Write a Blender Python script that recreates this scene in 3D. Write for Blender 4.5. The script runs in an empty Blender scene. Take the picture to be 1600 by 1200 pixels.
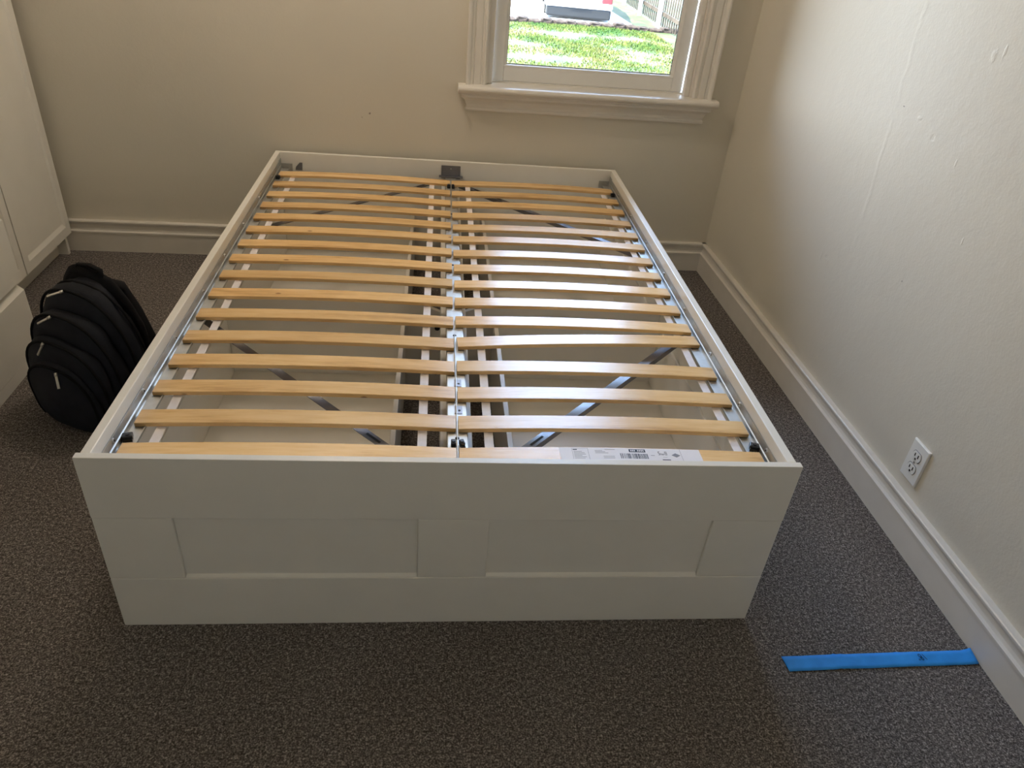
import bpy, bmesh, math, random
from mathutils import Vector, Matrix, noise as mnoise

random.seed(7)
PI = math.pi
scene = bpy.context.scene
COL = scene.collection

# ------------------------------------------------------------------ camera
cam_d = bpy.data.cameras.new('camera')
cam_d.sensor_width = 36.0
cam_d.sensor_fit = 'HORIZONTAL'
cam_d.lens = 1150.54 / 1600 * 36.0
cam_d.clip_start = 0.05
cam_d.clip_end = 300
cam = bpy.data.objects.new('camera', cam_d)
COL.objects.link(cam)
R3 = Matrix(((0.9916593, -0.0120628, -0.1283211), (-0.1001919, 0.5541422, -0.8263704), (0.0810765, 0.8323346, 0.5483117)))
M4 = R3.to_4x4()
M4.translation = (0.6248, -1.1197, 1.3870)
cam.matrix_world = M4
scene.camera = cam

# ------------------------------------------------------------------ world, sun, exposure
SKY = 16.5
SUN = 47.0
FILL_LAMP = 27.0  # strength of the added, unseen fill lamp
world = bpy.data.worlds.new('sky')
scene.world = world
world.use_nodes = True
wn = world.node_tree
wn.nodes.clear()
w_out = wn.nodes.new('ShaderNodeOutputWorld')
w_bg = wn.nodes.new('ShaderNodeBackground')
w_tc = wn.nodes.new('ShaderNodeTexCoord')
w_sep = wn.nodes.new('ShaderNodeSeparateXYZ')
w_ramp = wn.nodes.new('ShaderNodeValToRGB')
w_ramp.color_ramp.elements[0].position = 0.0
w_ramp.color_ramp.elements[0].color = (0.95, 0.98, 1.0, 1)
w_ramp.color_ramp.elements[1].position = 1.0
w_ramp.color_ramp.elements[1].color = (0.30, 0.52, 1.0, 1)
w_mid = w_ramp.color_ramp.elements.new(0.40)
w_mid.color = (0.45, 0.65, 1.0, 1)
wn.links.new(w_tc.outputs['Generated'], w_sep.inputs[0])
wn.links.new(w_sep.outputs['Z'], w_ramp.inputs[0])
wn.links.new(w_ramp.outputs[0], w_bg.inputs['Color'])
w_bg.inputs['Strength'].default_value = SKY
wn.links.new(w_bg.outputs[0], w_out.inputs['Surface'])

sun_d = bpy.data.lights.new('sun', 'SUN')
sun_d.energy = SUN
sun_d.angle = math.radians(0.6)
sun_d.color = (1.0, 0.95, 0.85)
sun = bpy.data.objects.new('sun', sun_d)
COL.objects.link(sun)
sun.rotation_euler = Vector((0.55, 0.16, -0.80)).to_track_quat('-Z', 'Y').to_euler()

# light portal filling the window opening (only guides the sampling of the sky)
por_d = bpy.data.lights.new('window_portal', 'AREA')
por_d.shape = 'RECTANGLE'
por_d.size = 0.84
por_d.size_y = 1.38
por_d.cycles.is_portal = True
por = bpy.data.objects.new('window_portal', por_d)
COL.objects.link(por)
por.location = (1.306, 2.115, 1.46)
por.rotation_euler = (math.radians(-90), 0, 0)

scene.view_settings.view_transform = 'Standard'
scene.view_settings.look = 'None'
scene.view_settings.exposure = 0.30
scene.view_settings.gamma = 1.0
scene.view_settings.use_curve_mapping = False
scene.cycles.use_denoising = True
scene.cycles.max_bounces = 14
scene.cycles.diffuse_bounces = 10
scene.cycles.glossy_bounces = 5
scene.cycles.transparent_max_bounces = 12
scene.cycles.sample_clamp_indirect = 8.0
scene.cycles.caustics_reflective = False

# ------------------------------------------------------------------ materials
def new_mat(name):
    m = bpy.data.materials.new(name)
    m.use_nodes = True
    nt = m.node_tree
    b = nt.nodes['Principled BSDF']
    return m, nt, b

def set_spec(b, v):
    b.inputs['Specular IOR Level'].default_value = v

def coords(nt, scale=(1, 1, 1), kind='Object', rnd=False):
    tc = nt.nodes.new('ShaderNodeTexCoord')
    mp = nt.nodes.new('ShaderNodeMapping')
    mp.inputs['Scale'].default_value = scale
    nt.links.new(tc.outputs[kind], mp.inputs['Vector'])
    if rnd:
        oi = nt.nodes.new('ShaderNodeObjectInfo')
        mu = nt.nodes.new('ShaderNodeMath'); mu.operation = 'MULTIPLY'
        mu.inputs[1].default_value = 37.0
        nt.links.new(oi.outputs['Random'], mu.inputs[0])
        cb = nt.nodes.new('ShaderNodeCombineXYZ')
        nt.links.new(mu.outputs[0], cb.inputs[0]); nt.links.new(mu.outputs[0], cb.inputs[1])
        nt.links.new(cb.outputs[0], mp.inputs['Location'])
    return mp.outputs[0]

def noise_node(nt, vec, scale, detail=3, rough=0.5):
    n = nt.nodes.new('ShaderNodeTexNoise')
    n.inputs['Scale'].default_value = scale
    n.inputs['Detail'].default_value = detail
    n.inputs['Roughness'].default_value = rough
    nt.links.new(vec, n.inputs['Vector'])
    return n.outputs['Fac']

def ramp(nt, fac, stops):
    r = nt.nodes.new('ShaderNodeValToRGB')
    els = r.color_ramp.elements
    while len(els) < len(stops): els.new(0.5)
    for e, (p, c) in zip(els, stops):
        e.position = p; e.color = (*c, 1)
    nt.links.new(fac, r.inputs[0])
    return r.outputs[0]

def bump(nt, b, height, strength=0.2, dist=0.01):
    bp = nt.nodes.new('ShaderNodeBump')
    bp.inputs['Strength'].default_value = strength
    bp.inputs['Distance'].default_value = dist
    nt.links.new(height, bp.inputs['Height'])
    nt.links.new(bp.outputs[0], b.inputs['Normal'])
    return bp

def simple(name, col, rough=0.5, metal=0.0, spec=0.5, var=0.06, nscale=12, bstr=0.0, bscale=200, rvar=0.0):
    m, nt, b = new_mat(name)
    v = coords(nt)
    f = noise_node(nt, v, nscale, 3)
    lo = tuple(max(0, c * (1 - var)) for c in col); hi = tuple(min(1, c * (1 + var)) for c in col)
    nt.links.new(ramp(nt, f, [(0.3, lo), (0.7, hi)]), b.inputs['Base Color'])
    b.inputs['Roughness'].default_value = rough
    b.inputs['Metallic'].default_value = metal
    set_spec(b, spec)
    if bstr > 0:
        bump(nt, b, noise_node(nt, v, bscale, 2), bstr, 0.002)
    return m

M = {}
M['trim'] = simple('trim_paint', (0.74, 0.71, 0.66), 0.33, var=0.03, bstr=0.06, bscale=60)
M['lacquer'] = simple('white_lacquer', (0.80, 0.785, 0.74), 0.30, var=0.015, bstr=0.02, bscale=150)
M['foil'] = simple('white_foil', (0.78, 0.765, 0.72), 0.30, var=0.015)
M['vinyl'] = simple('window_vinyl', (0.78, 0.77, 0.74), 0.35, var=0.02)
M['ribbon'] = simple('ribbon_fabric', (0.82, 0.79, 0.82), 0.8, var=0.04, nscale=60, bstr=0.3, bscale=900)
M['plastic'] = simple('black_plastic', (0.015, 0.016, 0.018), 0.35, var=0.2)
M['dark'] = simple('dark_recess', (0.02, 0.02, 0.02), 0.7)
M['ink'] = simple('ink', (0.03, 0.035, 0.06), 0.6)
M['greyink'] = simple('grey_ink', (0.24, 0.24, 0.27), 0.6)
M['paper'] = simple('label_paper', (0.82, 0.80, 0.84), 0.55, var=0.02)
M['outlet'] = simple('outlet_plastic', (0.86, 0.86, 0.84), 0.3, var=0.01)
M['penink'] = simple('marker_ink', (0.01, 0.02, 0.10), 0.5)
M['nylon'] = simple('navy_nylon', (0.012, 0.014, 0.022), 0.75, spec=0.3, var=0.25, nscale=25, bstr=0.35, bscale=500)
M['mesh_black'] = simple('black_mesh', (0.006, 0.006, 0.008), 0.85, spec=0.2, var=0.2, nscale=80, bstr=0.5, bscale=700)
M['nickel'] = simple('brushed_nickel', (0.62, 0.60, 0.56), 0.35, metal=0.9, var=0.1)
M['chalk'] = simple('screw_steel', (0.72, 0.73, 0.75), 0.3, metal=1.0)

def steel(name, col, rough):
    m, nt, b = new_mat(name)
    v = coords(nt)
    f = noise_node(nt, v, 45, 2)
    vo = nt.nodes.new('ShaderNodeTexVoronoi'); vo.inputs['Scale'].default_value = 60
    nt.links.new(v, vo.inputs['Vector'])
    mx = nt.nodes.new('ShaderNodeMath'); mx.operation = 'MULTIPLY'
    nt.links.new(f, mx.inputs[0]); nt.links.new(vo.outputs['Distance'], mx.inputs[1])
    nt.links.new(ramp(nt, mx.outputs[0], [(0.05, tuple(c * 0.88 for c in col)), (0.5, col)]), b.inputs['Base Color'])
    rr = nt.nodes.new('ShaderNodeMapRange')
    rr.inputs['To Min'].default_value = rough - 0.08; rr.inputs['To Max'].default_value = rough + 0.12
    nt.links.new(f, rr.inputs['Value']); nt.links.new(rr.outputs[0], b.inputs['Roughness'])
    b.inputs['Metallic'].default_value = 1.0
    return m
M['steel'] = steel('galvanised_steel', (0.56, 0.565, 0.55), 0.50)
M['greysteel'] = steel('grey_steel', (0.30, 0.30, 0.32), 0.45)

def wood():
    m, nt, b = new_mat('birch_veneer')
    v = coords(nt, (1.0, 9.0, 9.0), 'Object', True)
    f1 = noise_node(nt, v, 4.0, 5, 0.6)
    v2 = coords(nt, (3.0, 60.0, 30.0), 'Object', True)
    f2 = noise_node(nt, v2, 6.0, 3, 0.6)
    ad = nt.nodes.new('ShaderNodeMath'); ad.operation = 'MULTIPLY_ADD'
    ad.inputs[1].default_value = 0.45
    nt.links.new(f2, ad.inputs[0]); nt.links.new(f1, ad.inputs[2])
    c = ramp(nt, ad.outputs[0], [(0.50, (0.60, 0.345, 0.13)), (0.66, (0.78, 0.49, 0.205)), (0.85, (0.86, 0.585, 0.28))])
    oi = nt.nodes.new('ShaderNodeObjectInfo')
    hs = nt.nodes.new('ShaderNodeHueSaturation')
    mr = nt.nodes.new('ShaderNodeMapRange')
    mr.inputs['To Min'].default_value = 0.90; mr.inputs['To Max'].default_value = 1.10
    nt.links.new(oi.outputs['Random'], mr.inputs['Value'])
    nt.links.new(mr.outputs[0], hs.inputs['Value'])
    nt.links.new(c, hs.inputs['Color'])
    # a few dark pin knots
    vk = coords(nt, (7.0, 14.0, 14.0), 'Object', True)
    vo = nt.nodes.new('ShaderNodeTexVoronoi'); vo.inputs['Scale'].default_value = 1.0
    nt.links.new(vk, vo.inputs['Vector'])
    kr = ramp(nt, vo.outputs['Distance'], [(0.035, (0.25, 0.13, 0.05)), (0.07, (1, 1, 1))])
    mu = nt.nodes.new('ShaderNodeMixRGB'); mu.blend_type = 'MULTIPLY'; mu.inputs[0].default_value = 0.8
    nt.links.new(hs.outputs[0], mu.inputs[1]); nt.links.new(kr, mu.inputs[2])
    nt.links.new(mu.outputs[0], b.inputs['Base Color'])
    b.inputs['Roughness'].default_value = 0.26
    set_spec(b, 0.70)
    v3 = coords(nt, (90.0, 420.0, 100.0), 'Object', True)
    f3 = noise_node(nt, v3, 3.0, 3, 0.7)
    bump(nt, b, f3, 0.12, 0.0006)
    return m
M['wood'] = wood()

def carpet():
    m, nt, b = new_mat('carpet_loop_pile')
    v = coords(nt)
    f = noise_node(nt, v, 260, 2, 0.8)
    f2 = noise_node(nt, v, 110, 2, 0.7)
    f3 = noise_node(nt, v, 3.0, 3)
    ad = nt.nodes.new('ShaderNodeMath'); ad.operation = 'MULTIPLY_ADD'; ad.inputs[1].default_value = 0.5
    nt.links.new(f2, ad.inputs[0]); nt.links.new(f, ad.inputs[2])
    c = ramp(nt, ad.outputs[0], [(0.50, (0.030, 0.026, 0.024)), (0.70, (0.108, 0.097, 0.091)), (0.80, (0.205, 0.187, 0.178)), (0.95, (0.50, 0.46, 0.44))])
    c2 = ramp(nt, f3, [(0.3, (0.88, 0.86, 0.84)), (0.7, (1.0, 1.0, 1.0))])
    mu = nt.nodes.new('ShaderNodeMixRGB'); mu.blend_type = 'MULTIPLY'; mu.inputs[0].default_value = 1
    nt.links.new(c, mu.inputs[1]); nt.links.new(c2, mu.inputs[2])
    nt.links.new(mu.outputs[0], b.inputs['Base Color'])
    b.inputs['Roughness'].default_value = 0.95
    set_spec(b, 0.15)
    bump(nt, b, ad.outputs[0], 0.7, 0.004)
    return m
M['carpet'] = carpet()

def plaster(name, col, seam=None, dents=(), specks=()):
    m, nt, b = new_mat(name)
    v = coords(nt)
    f = noise_node(nt, v, 1.6, 3)
    nt.links.new(f, nt.nodes.new('ShaderNodeMath').inputs[0])
    base = ramp(nt, f, [(0.3, tuple(c * 0.965 for c in col)), (0.7, tuple(min(1, c * 1.03) for c in col))])
    f1 = noise_node(nt, v, 9, 4, 0.6)
    f2 = noise_node(nt, v, 160, 3, 0.6)
    h = nt.nodes.new('ShaderNodeMath'); h.operation = 'MULTIPLY_ADD'; h.inputs[1].default_value = 0.10
    nt.links.new(f2, h.inputs[0])
    h0 = nt.nodes.new('ShaderNodeMath'); h0.operation = 'MULTIPLY'; h0.inputs[1].default_value = 0.55
    nt.links.new(f1, h0.inputs[0]); nt.links.new(h0.outputs[0], h.inputs[2])
    height = h.outputs[0]
    sep = nt.nodes.new('ShaderNodeSeparateXYZ'); nt.links.new(v, sep.inputs[0])
    def mth(op, a, bb=None):
        n = nt.nodes.new('ShaderNodeMath'); n.operation = op
        for i, q in enumerate((a, bb)):
            if q is None: continue
            if isinstance(q, (int, float)): n.inputs[i].default_value = q
            else: nt.links.new(q, n.inputs[i])
        return n.outputs[0]
    if seam:                                   # a patched crack that wanders down the wall (y as a function of z)
        y0, z0, y1, z1 = seam
        wob = mth('MULTIPLY', mth('SUBTRACT', noise_node(nt, v, 14, 4, 0.7), 0.5), 0.035)
        t = mth('DIVIDE', mth('SUBTRACT', sep.outputs['Z'], z0), z1 - z0)
        yy = mth('ADD', mth('MULTIPLY', t, y1 - y0), y0)
        d = mth('ABSOLUTE', mth('SUBTRACT', mth('SUBTRACT', sep.outputs['Y'], yy), wob))
        r = nt.nodes.new('ShaderNodeMapRange'); r.interpolation_type = 'SMOOTHSTEP'
        r.inputs['From Min'].default_value = 0.012; r.inputs['From Max'].default_value = 0.0
        r.inputs['To Max'].default_value = 0.16
        nt.links.new(d, r.inputs['Value'])
        brk = nt.nodes.new('ShaderNodeMapRange'); brk.inputs['From Min'].default_value = 0.35; brk.inputs['From Max'].default_value = 0.65
        nt.links.new(noise_node(nt, v, 10, 2), brk.inputs['Value'])
        fade = nt.nodes.new('ShaderNodeMapRange'); fade.inputs['From Min'].default_value = 0.45; fade.inputs['From Max'].default_value = 0.7
        nt.links.new(sep.outputs['Z'], fade.inputs['Value'])
        height = mth('ADD', height, mth('MULTIPLY', mth('MULTIPLY', r.outputs[0], brk.outputs[0]), fade.outputs[0]))
    def spot(y, z, ry, rz, axis='Y'):
        a = mth('DIVIDE', mth('SUBTRACT', sep.outputs[axis], y), ry)
        c = mth('DIVIDE', mth('SUBTRACT', sep.outputs['Z'], z), rz)
        dd = mth('SQRT', mth('ADD', mth('MULTIPLY', a, a), mth('MULTIPLY', c, c)))
        wobb = mth('MULTIPLY', noise_node(nt, v, 120, 2), 0.9)
        r = nt.nodes.new('ShaderNodeMapRange'); r.interpolation_type = 'SMOOTHSTEP'
        r.inputs['From Min'].default_value = 1.4; r.inputs['From Max'].default_value = 0.7
        nt.links.new(mth('ADD', dd, wobb), r.inputs['Value'])
        return r.outputs[0]
    for (y, z, ry, rz, amt) in dents:
        height = mth('ADD', height, mth('MULTIPLY', spot(y, z, ry, rz), amt))
    for (x, z, rx, rz, axis, colr) in specks:
        mx = nt.nodes.new('ShaderNodeMixRGB')
        nt.links.new(spot(x, z, rx, rz, axis), mx.inputs[0])
        nt.links.new(base, mx.inputs[1]); mx.inputs[2].default_value = (*colr, 1)
        base = mx.outputs[0]
    nt.links.new(base, b.inputs['Base Color'])
    b.inputs['Roughness'].default_value = 0.55
    set_spec(b, 0.35)
    bump(nt, b, height, 0.35, 0.010)
    return m
WALLC = (0.67, 0.635, 0.555)
M['wall'] = plaster('wall_paint', WALLC, specks=[(0.426, 0.627, 0.006, 0.006, 'X', (0.25, 0.22, 0.19)), (0.395, 0.61, 0.003, 0.004, 'X', (0.45, 0.42, 0.38))])
M['wall_r'] = plaster('wall_paint_right', WALLC, seam=(0.861, 0.559, 0.925, 1.225),
    dents=[(0.60, 1.175, 0.012, 0.02, 0.25), (0.57, 1.19, 0.006, 0.02, 0.3), (0.78, 0.99, 0.012, 0.006, 0.2), (0.70, 0.96, 0.012, 0.012, -0.2), (0.58, 0.93, 0.005, 0.014, 0.25), (0.45, 0.78, 0.004, 0.012, 0.25), (0.985, 0.5, 0.02, 0.008, -0.25), (1.02, 0.49, 0.008, 0.02, 0.2)],
    specks=[(0.865, 1.0, 0.006, 0.003, 'Y', (0.28, 0.25, 0.22)), (0.60, 0.60, 0.004, 0.004, 'Y', (0.35, 0.32, 0.28))])
M['ceiling'] = plaster('ceiling_paint', (0.83, 0.82, 0.78))
M['wall_f'] = plaster('wall_bounce_front', (0.78, 0.77, 0.72))  # unseen wall, lightened to bounce light back onto the footboard

def emit_mat(name, col, st):
    m, nt, b = new_mat(name)
    b.inputs['Base Color'].default_value = (0.8, 0.8, 0.78, 1)
    b.inputs['Emission Color'].default_value = (*col, 1)
    b.inputs['Emission Strength'].default_value = st
    return m
M['globe'] = emit_mat('fill_globe', (1.0, 0.84, 0.67), FILL_LAMP)  # warm glow of the added fill lamp

def tape_mat():
    m, nt, b = new_mat('blue_painter_tape')
    v = coords(nt)
    f = noise_node(nt, v, 30, 3)
    nt.links.new(ramp(nt, f, [(0.3, (0.016, 0.27, 0.80)), (0.7, (0.026, 0.33, 0.92))]), b.inputs['Base Color'])
    b.inputs['Roughness'].default_value = 0.5
    bump(nt, b, noise_node(nt, coords(nt, (1, 1, 1)), 500, 2), 0.25, 0.001)
    return m
M['tape'] = tape_mat()

def glass_mat():
    m, nt, b = new_mat('window_glass')
    nt.nodes.remove(b)
    out = nt.nodes['Material Output']
    tr = nt.nodes.new('ShaderNodeBsdfTransparent'); tr.inputs[0].default_value = (0.97, 0.985, 0.975, 1)
    gl = nt.nodes.new('ShaderNodeBsdfGlossy'); gl.inputs['Roughness'].default_value = 0.02
    fr = nt.nodes.new('ShaderNodeFresnel'); fr.inputs['IOR'].default_value = 1.45
    mx = nt.nodes.new('ShaderNodeMixShader')
    nt.links.new(fr.outputs[0], mx.inputs[0]); nt.links.new(tr.outputs[0], mx.inputs[1]); nt.links.new(gl.outputs[0], mx.inputs[2])
    nt.links.new(mx.outputs[0], out.inputs['Surface'])
    return m
M['glass'] = glass_mat()

def grass_mat(name, a, bcol, c):
    m, nt, b = new_mat(name)
    v = coords(nt)
    f = noise_node(nt, v, 1.3, 4, 0.65)
    nt.links.new(ramp(nt, f, [(0.34, a), (0.52, bcol), (0.70, c)]), b.inputs['Base Color'])
    b.inputs['Roughness'].default_value = 0.8
    set_spec(b, 0.2)
    return m
M['lawn'] = grass_mat('lawn_soil', (0.016, 0.030, 0.006), (0.036, 0.042, 0.010), (0.075, 0.068, 0.035))
M['blade'] = grass_mat('grass_blade', (0.018, 0.050, 0.005), (0.050, 0.066, 0.008), (0.090, 0.078, 0.022))
M['concrete'] = simple('driveway_concrete', (0.40, 0.385, 0.36), 0.9, var=0.08, nscale=3)
M['kerb'] = simple('kerb_stone', (0.030, 0.022, 0.017), 0.9, spec=0.1, var=0.6, nscale=9)
M['fence'] = simple('weathered_fence', (0.040, 0.031, 0.022), 0.85, spec=0.15, var=0.5, nscale=5)
M['post'] = simple('fence_post_white', (0.30, 0.29, 0.27), 0.7, var=0.1)
M['carpaint'] = simple('silver_car_paint', (0.5, 0.5, 0.51), 0.4, metal=0.2, var=0.02)
M['plastic_shade'] = simple('plastic_and_shade', (0.012, 0.013, 0.014), 0.6, spec=0.2, var=0.2, nscale=40)  # black plastic; on the car it also paints in the shadow underneath
M['taillight'] = simple('tail_light_red', (0.10, 0.008, 0.012), 0.4, var=0.1)
M['carglass'] = simple('car_glass', (0.03, 0.04, 0.05), 0.08)
M['tyre'] = simple('tyre_rubber', (0.02, 0.02, 0.02), 0.8)
M['plate'] = simple('plate_pale', (0.75, 0.75, 0.72), 0.5)

# ------------------------------------------------------------------ mesh helpers
def bm_box(bm, x0, x1, y0, y1, z0, z1, bev=0.0, mi=0):
    vs = [bm.verts.new(p) for p in ((x0, y0, z0), (x1, y0, z0), (x1, y1, z0), (x0, y1, z0), (x0, y0, z1), (x1, y0, z1), (x1, y1, z1), (x0, y1, z1))]
    fs = [bm.faces.new([vs[i] for i in q]) for q in ((0, 3, 2, 1), (4, 5, 6, 7), (0, 1, 5, 4), (1, 2, 6, 5), (2, 3, 7, 6), (3, 0, 4, 7))]
    for f in fs: f.material_index = mi
    if bev > 0:
        es = {e for f in fs for e in f.edges}
        r = bmesh.ops.bevel(bm, geom=list(es), offset=bev, segments=2, affect='EDGES', profile=0.5)
        for f in r['faces']: f.material_index = mi
    return vs

def bm_prism(bm, prof, place, a0, a1, mi=0):
    """extrude a closed 2-D profile from a0 to a1; place((p, q), a) -> 3-D point"""
    n = len(prof)
    A = [bm.verts.new(place(p, a0)) for p in prof]
    B = [bm.verts.new(place(p, a1)) for p in prof]
    fs = [bm.faces.new([A[i], A[(i + 1) % n], B[(i + 1) % n], B[i]]) for i in range(n)]
    fs.append(bm.faces.new(A[::-1])); fs.append(bm.faces.new(B))
    for f in fs: f.material_index = mi
    return fs

def bm_tube(bm, pts, r, seg=8, mi=0, caps=True, flat=1.0):
    pts = [Vector(p) for p in pts]
    rings = []
    up = Vector((0, 0, 1))
    for i, p in enumerate(pts):
        t = (pts[min(i + 1, len(pts) - 1)] - pts[max(i - 1, 0)]).normalized()
        u = t.cross(up)
        if u.length < 1e-3: u = t.cross(Vector((0, 1, 0)))
        u.normalize(); w = u.cross(t).normalized()
        rr = r[i] if isinstance(r, (list, tuple)) else r
        rings.append([bm.verts.new(p + (u * math.cos(2 * PI * k / seg) + w * math.sin(2 * PI * k / seg) * flat) * rr) for k in range(seg)])
    for a, b2 in zip(rings, rings[1:]):
        for k in range(seg):
            f = bm.faces.new([a[k], a[(k + 1) % seg], b2[(k + 1) % seg], b2[k]]); f.material_index = mi; f.smooth = True
    if caps:
        f = bm.faces.new(rings[0][::-1]); f.material_index = mi
        f = bm.faces.new(rings[-1]); f.material_index = mi

def bm_cyl(bm, c, axis, r, h, seg=14, mi=0):
    c = Vector(c); ax = Vector(axis).normalized()
    u = ax.orthogonal().normalized(); w = ax.cross(u)
    A = [bm.verts.new(c + (u * math.cos(2 * PI * k / seg) + w * math.sin(2 * PI * k / seg)) * r) for k in range(seg)]
    B = [bm.verts.new(v.co + ax * h) for v in A]
    for k in range(seg):
        f = bm.faces.new([A[k], A[(k + 1) % seg], B[(k + 1) % seg], B[k]]); f.material_index = mi
    f = bm.faces.new(A[::-1]); f.material_index = mi
    f = bm.faces.new(B); f.material_index = mi

def obj(name, bm, mats, parent=None, smooth=False):
    bmesh.ops.recalc_face_normals(bm, faces=bm.faces)
    me = bpy.data.meshes.new(name)
    bm.to_mesh(me); bm.free()
    if not isinstance(mats, (list, tuple)): mats = [mats]
    for m in mats: me.materials.append(m)
    if smooth:
        for p in me.polygons: p.use_smooth = True
    o = bpy.data.objects.new(name, me)
    COL.objects.link(o)
    if parent: o.parent = parent
    return o

def box_obj(name, b, mat, parent=None, bev=0.0):
    bm = bmesh.new(); bm_box(bm, *b, bev=bev)
    return obj(name, bm, mat, parent)

def copy_obj(o, parent, loc=None, rot=None):
    c = o.copy(); COL.objects.link(c); c.parent = parent
    if loc is not None: c.location = loc
    if rot is not None: c.rotation_euler = rot
    return c

def thing(name, label, cat, loc=(0, 0, 0), rotz=0.0, group=None):
    o = bpy.data.objects.new(name, None); COL.objects.link(o)
    o.empty_display_size = 0.1
    o.location = loc; o.rotation_euler = (0, 0, rotz)
    o['label'] = label; o['category'] = cat
    if group: o['group'] = group
    return o

def tag(o, label, cat, group=None, kind=None):
    o['label'] = label; o['category'] = cat
    if group: o['group'] = group
    if kind: o['kind'] = kind
    return o

def struct(o, label=None):
    o['kind'] = 'structure'
    if label: o['label'] = label
    return o

# ------------------------------------------------------------------ room shell
XR, YB = 1.9425, 1.9712
XL, YF, ZC = -1.17, -1.75, 2.50
GROUND = -1.10
struct(box_obj('floor', (XL - 0.12, XR + 0.12, YF - 0.12, YB + 0.14, -0.12, 0.0), M['carpet']), 'dark grey brown speckled loop pile carpet')
struct(box_obj('ceiling', (XL - 0.12, XR + 0.12, YF - 0.12, YB + 0.14, ZC, ZC + 0.12), M['ceiling']), 'white painted ceiling')
struct(box_obj('wall_left', (XL - 0.12, XL, YF, YB, 0, ZC), M['wall']), 'off-white wall behind the wardrobe and dresser')
struct(box_obj('wall_right', (XR, XR + 0.12, YF, YB + 0.14, 0, ZC), M['wall_r']), 'off-white plaster wall with a patched crack and an outlet')
struct(box_obj('wall_front', (XL - 0.12, XR + 0.12, YF - 0.12, YF, 0, ZC), M['wall_f']), 'unseen wall behind the viewer, made pale to bounce light')
# back wall with the window opening
OX0, OX1, OZ0, OZ1 = 0.872, 1.742, 0.752, 2.17
bm = bmesh.new()
bm_box(bm, XL - 0.12, OX0, YB, YB + 0.14, 0, ZC)
bm_box(bm, OX1, XR, YB, YB + 0.14, 0, ZC)
bm_box(bm, OX0, OX1, YB, YB + 0.14, 0, OZ0)
bm_box(bm, OX0, OX1, YB, YB + 0.14, OZ1, ZC)
struct(obj('wall_back', bm, M['wall']), 'off-white wall with the window above the bed')

# baseboards
BP = [(0, 0), (0.018, 0), (0.018, 0.081), (0.0215, 0.083), (0.0215, 0.089), (0.013, 0.092), (0.010, 0.100), (0.0095, 0.112), (0.012, 0.119), (0.018, 0.124), (0.0205, 0.128), (0.0205, 0.133), (0.018, 0.1355), (0, 0.1355)]
bm = bmesh.new(); bm_prism(bm, BP, lambda p, a: (a, YB - p[0], p[1]), XL, XR)
struct(obj('baseboard_back', bm, M['trim']), 'painted moulded baseboard along the window wall')
bm = bmesh.new(); bm_prism(bm, BP, lambda p, a: (XR - p[0], a, p[1]), YF, YB - 0.0005)
struct(obj('baseboard_right', bm, M['trim']), 'painted moulded baseboard along the right wall')
bm = bmesh.new(); bm_prism(bm, BP, lambda p, a: (a, YF + p[0], p[1]), XL, XR)
struct(obj('baseboard_front', bm, M['trim']))
bm = bmesh.new(); bm_prism(bm, BP, lambda p, a: (XL + p[0], a, p[1]), YF, YB)
struct(obj('baseboard_left', bm, M['trim']))

# added globe lamp, out of view, to brighten the back wall and wardrobe
cl = thing('fill_lamp', 'added globe lamp, out of view, that fills the room with warm light', 'lamp', (0.36, 1.42, ZC))
bm = bmesh.new(); bm_cyl(bm, (0, 0, -0.001), (0, 0, -1), 0.075, 0.022, 28); obj('canopy', bm, M['nickel'], cl)
bm = bmesh.new(); bm_cyl(bm, (0, 0, -0.022), (0, 0, -1), 0.012, 0.30, 12); obj('stem', bm, M['nickel'], cl)
bm = bmesh.new(); bmesh.ops.create_uvsphere(bm, u_segments=28, v_segments=16, radius=0.13, matrix=Matrix.Translation((0, 0, -0.445)))
obj('globe', bm, M['globe'], cl, True)

# ------------------------------------------------------------------ window
win = bpy.data.objects.new('window_1', None); COL.objects.link(win)
win.location = (1.306, YB, 0.75)
struct(win, 'white double hung window with moulded casing, stool and apron')
WL = win.location
def wpart(name, bm, mat, smooth=False):
    o = obj(name, bm, mat, win, smooth)
    o.matrix_parent_inverse = Matrix.Translation(-Vector(WL))
    return o
# moulded casing: distance from the opening edge outwards, depth into the room
CP = [(0, 0), (0, 0.014), (0.004, 0.018), (0.010, 0.018), (0.013, 0.012), (0.020, 0.012), (0.023, 0.016), (0.046, 0.018), (0.049, 0.014), (0.052, 0.018), (0.060, 0.019), (0.063, 0.026), (0.069, 0.030), (0.076, 0.030), (0.078, 0.026), (0.078, 0)]
ST = 0.765
bm = bmesh.new(); bm_prism(bm, CP, lambda p, a: (0.880 - p[0], YB - p[1], a), ST, 2.245)
wpart('casing', bm, M['trim'])
bm = bmesh.new(); bm_prism(bm, CP, lambda p, a: (1.734 + p[0], YB - p[1], a), ST, 2.245)
wpart('casing', bm, M['trim'])
bm = bmesh.new(); bm_prism(bm, CP, lambda p, a: (a, YB - p[1], 2.162 + p[0]), 0.802, 1.812)
wpart('casing', bm, M['trim'])
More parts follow.
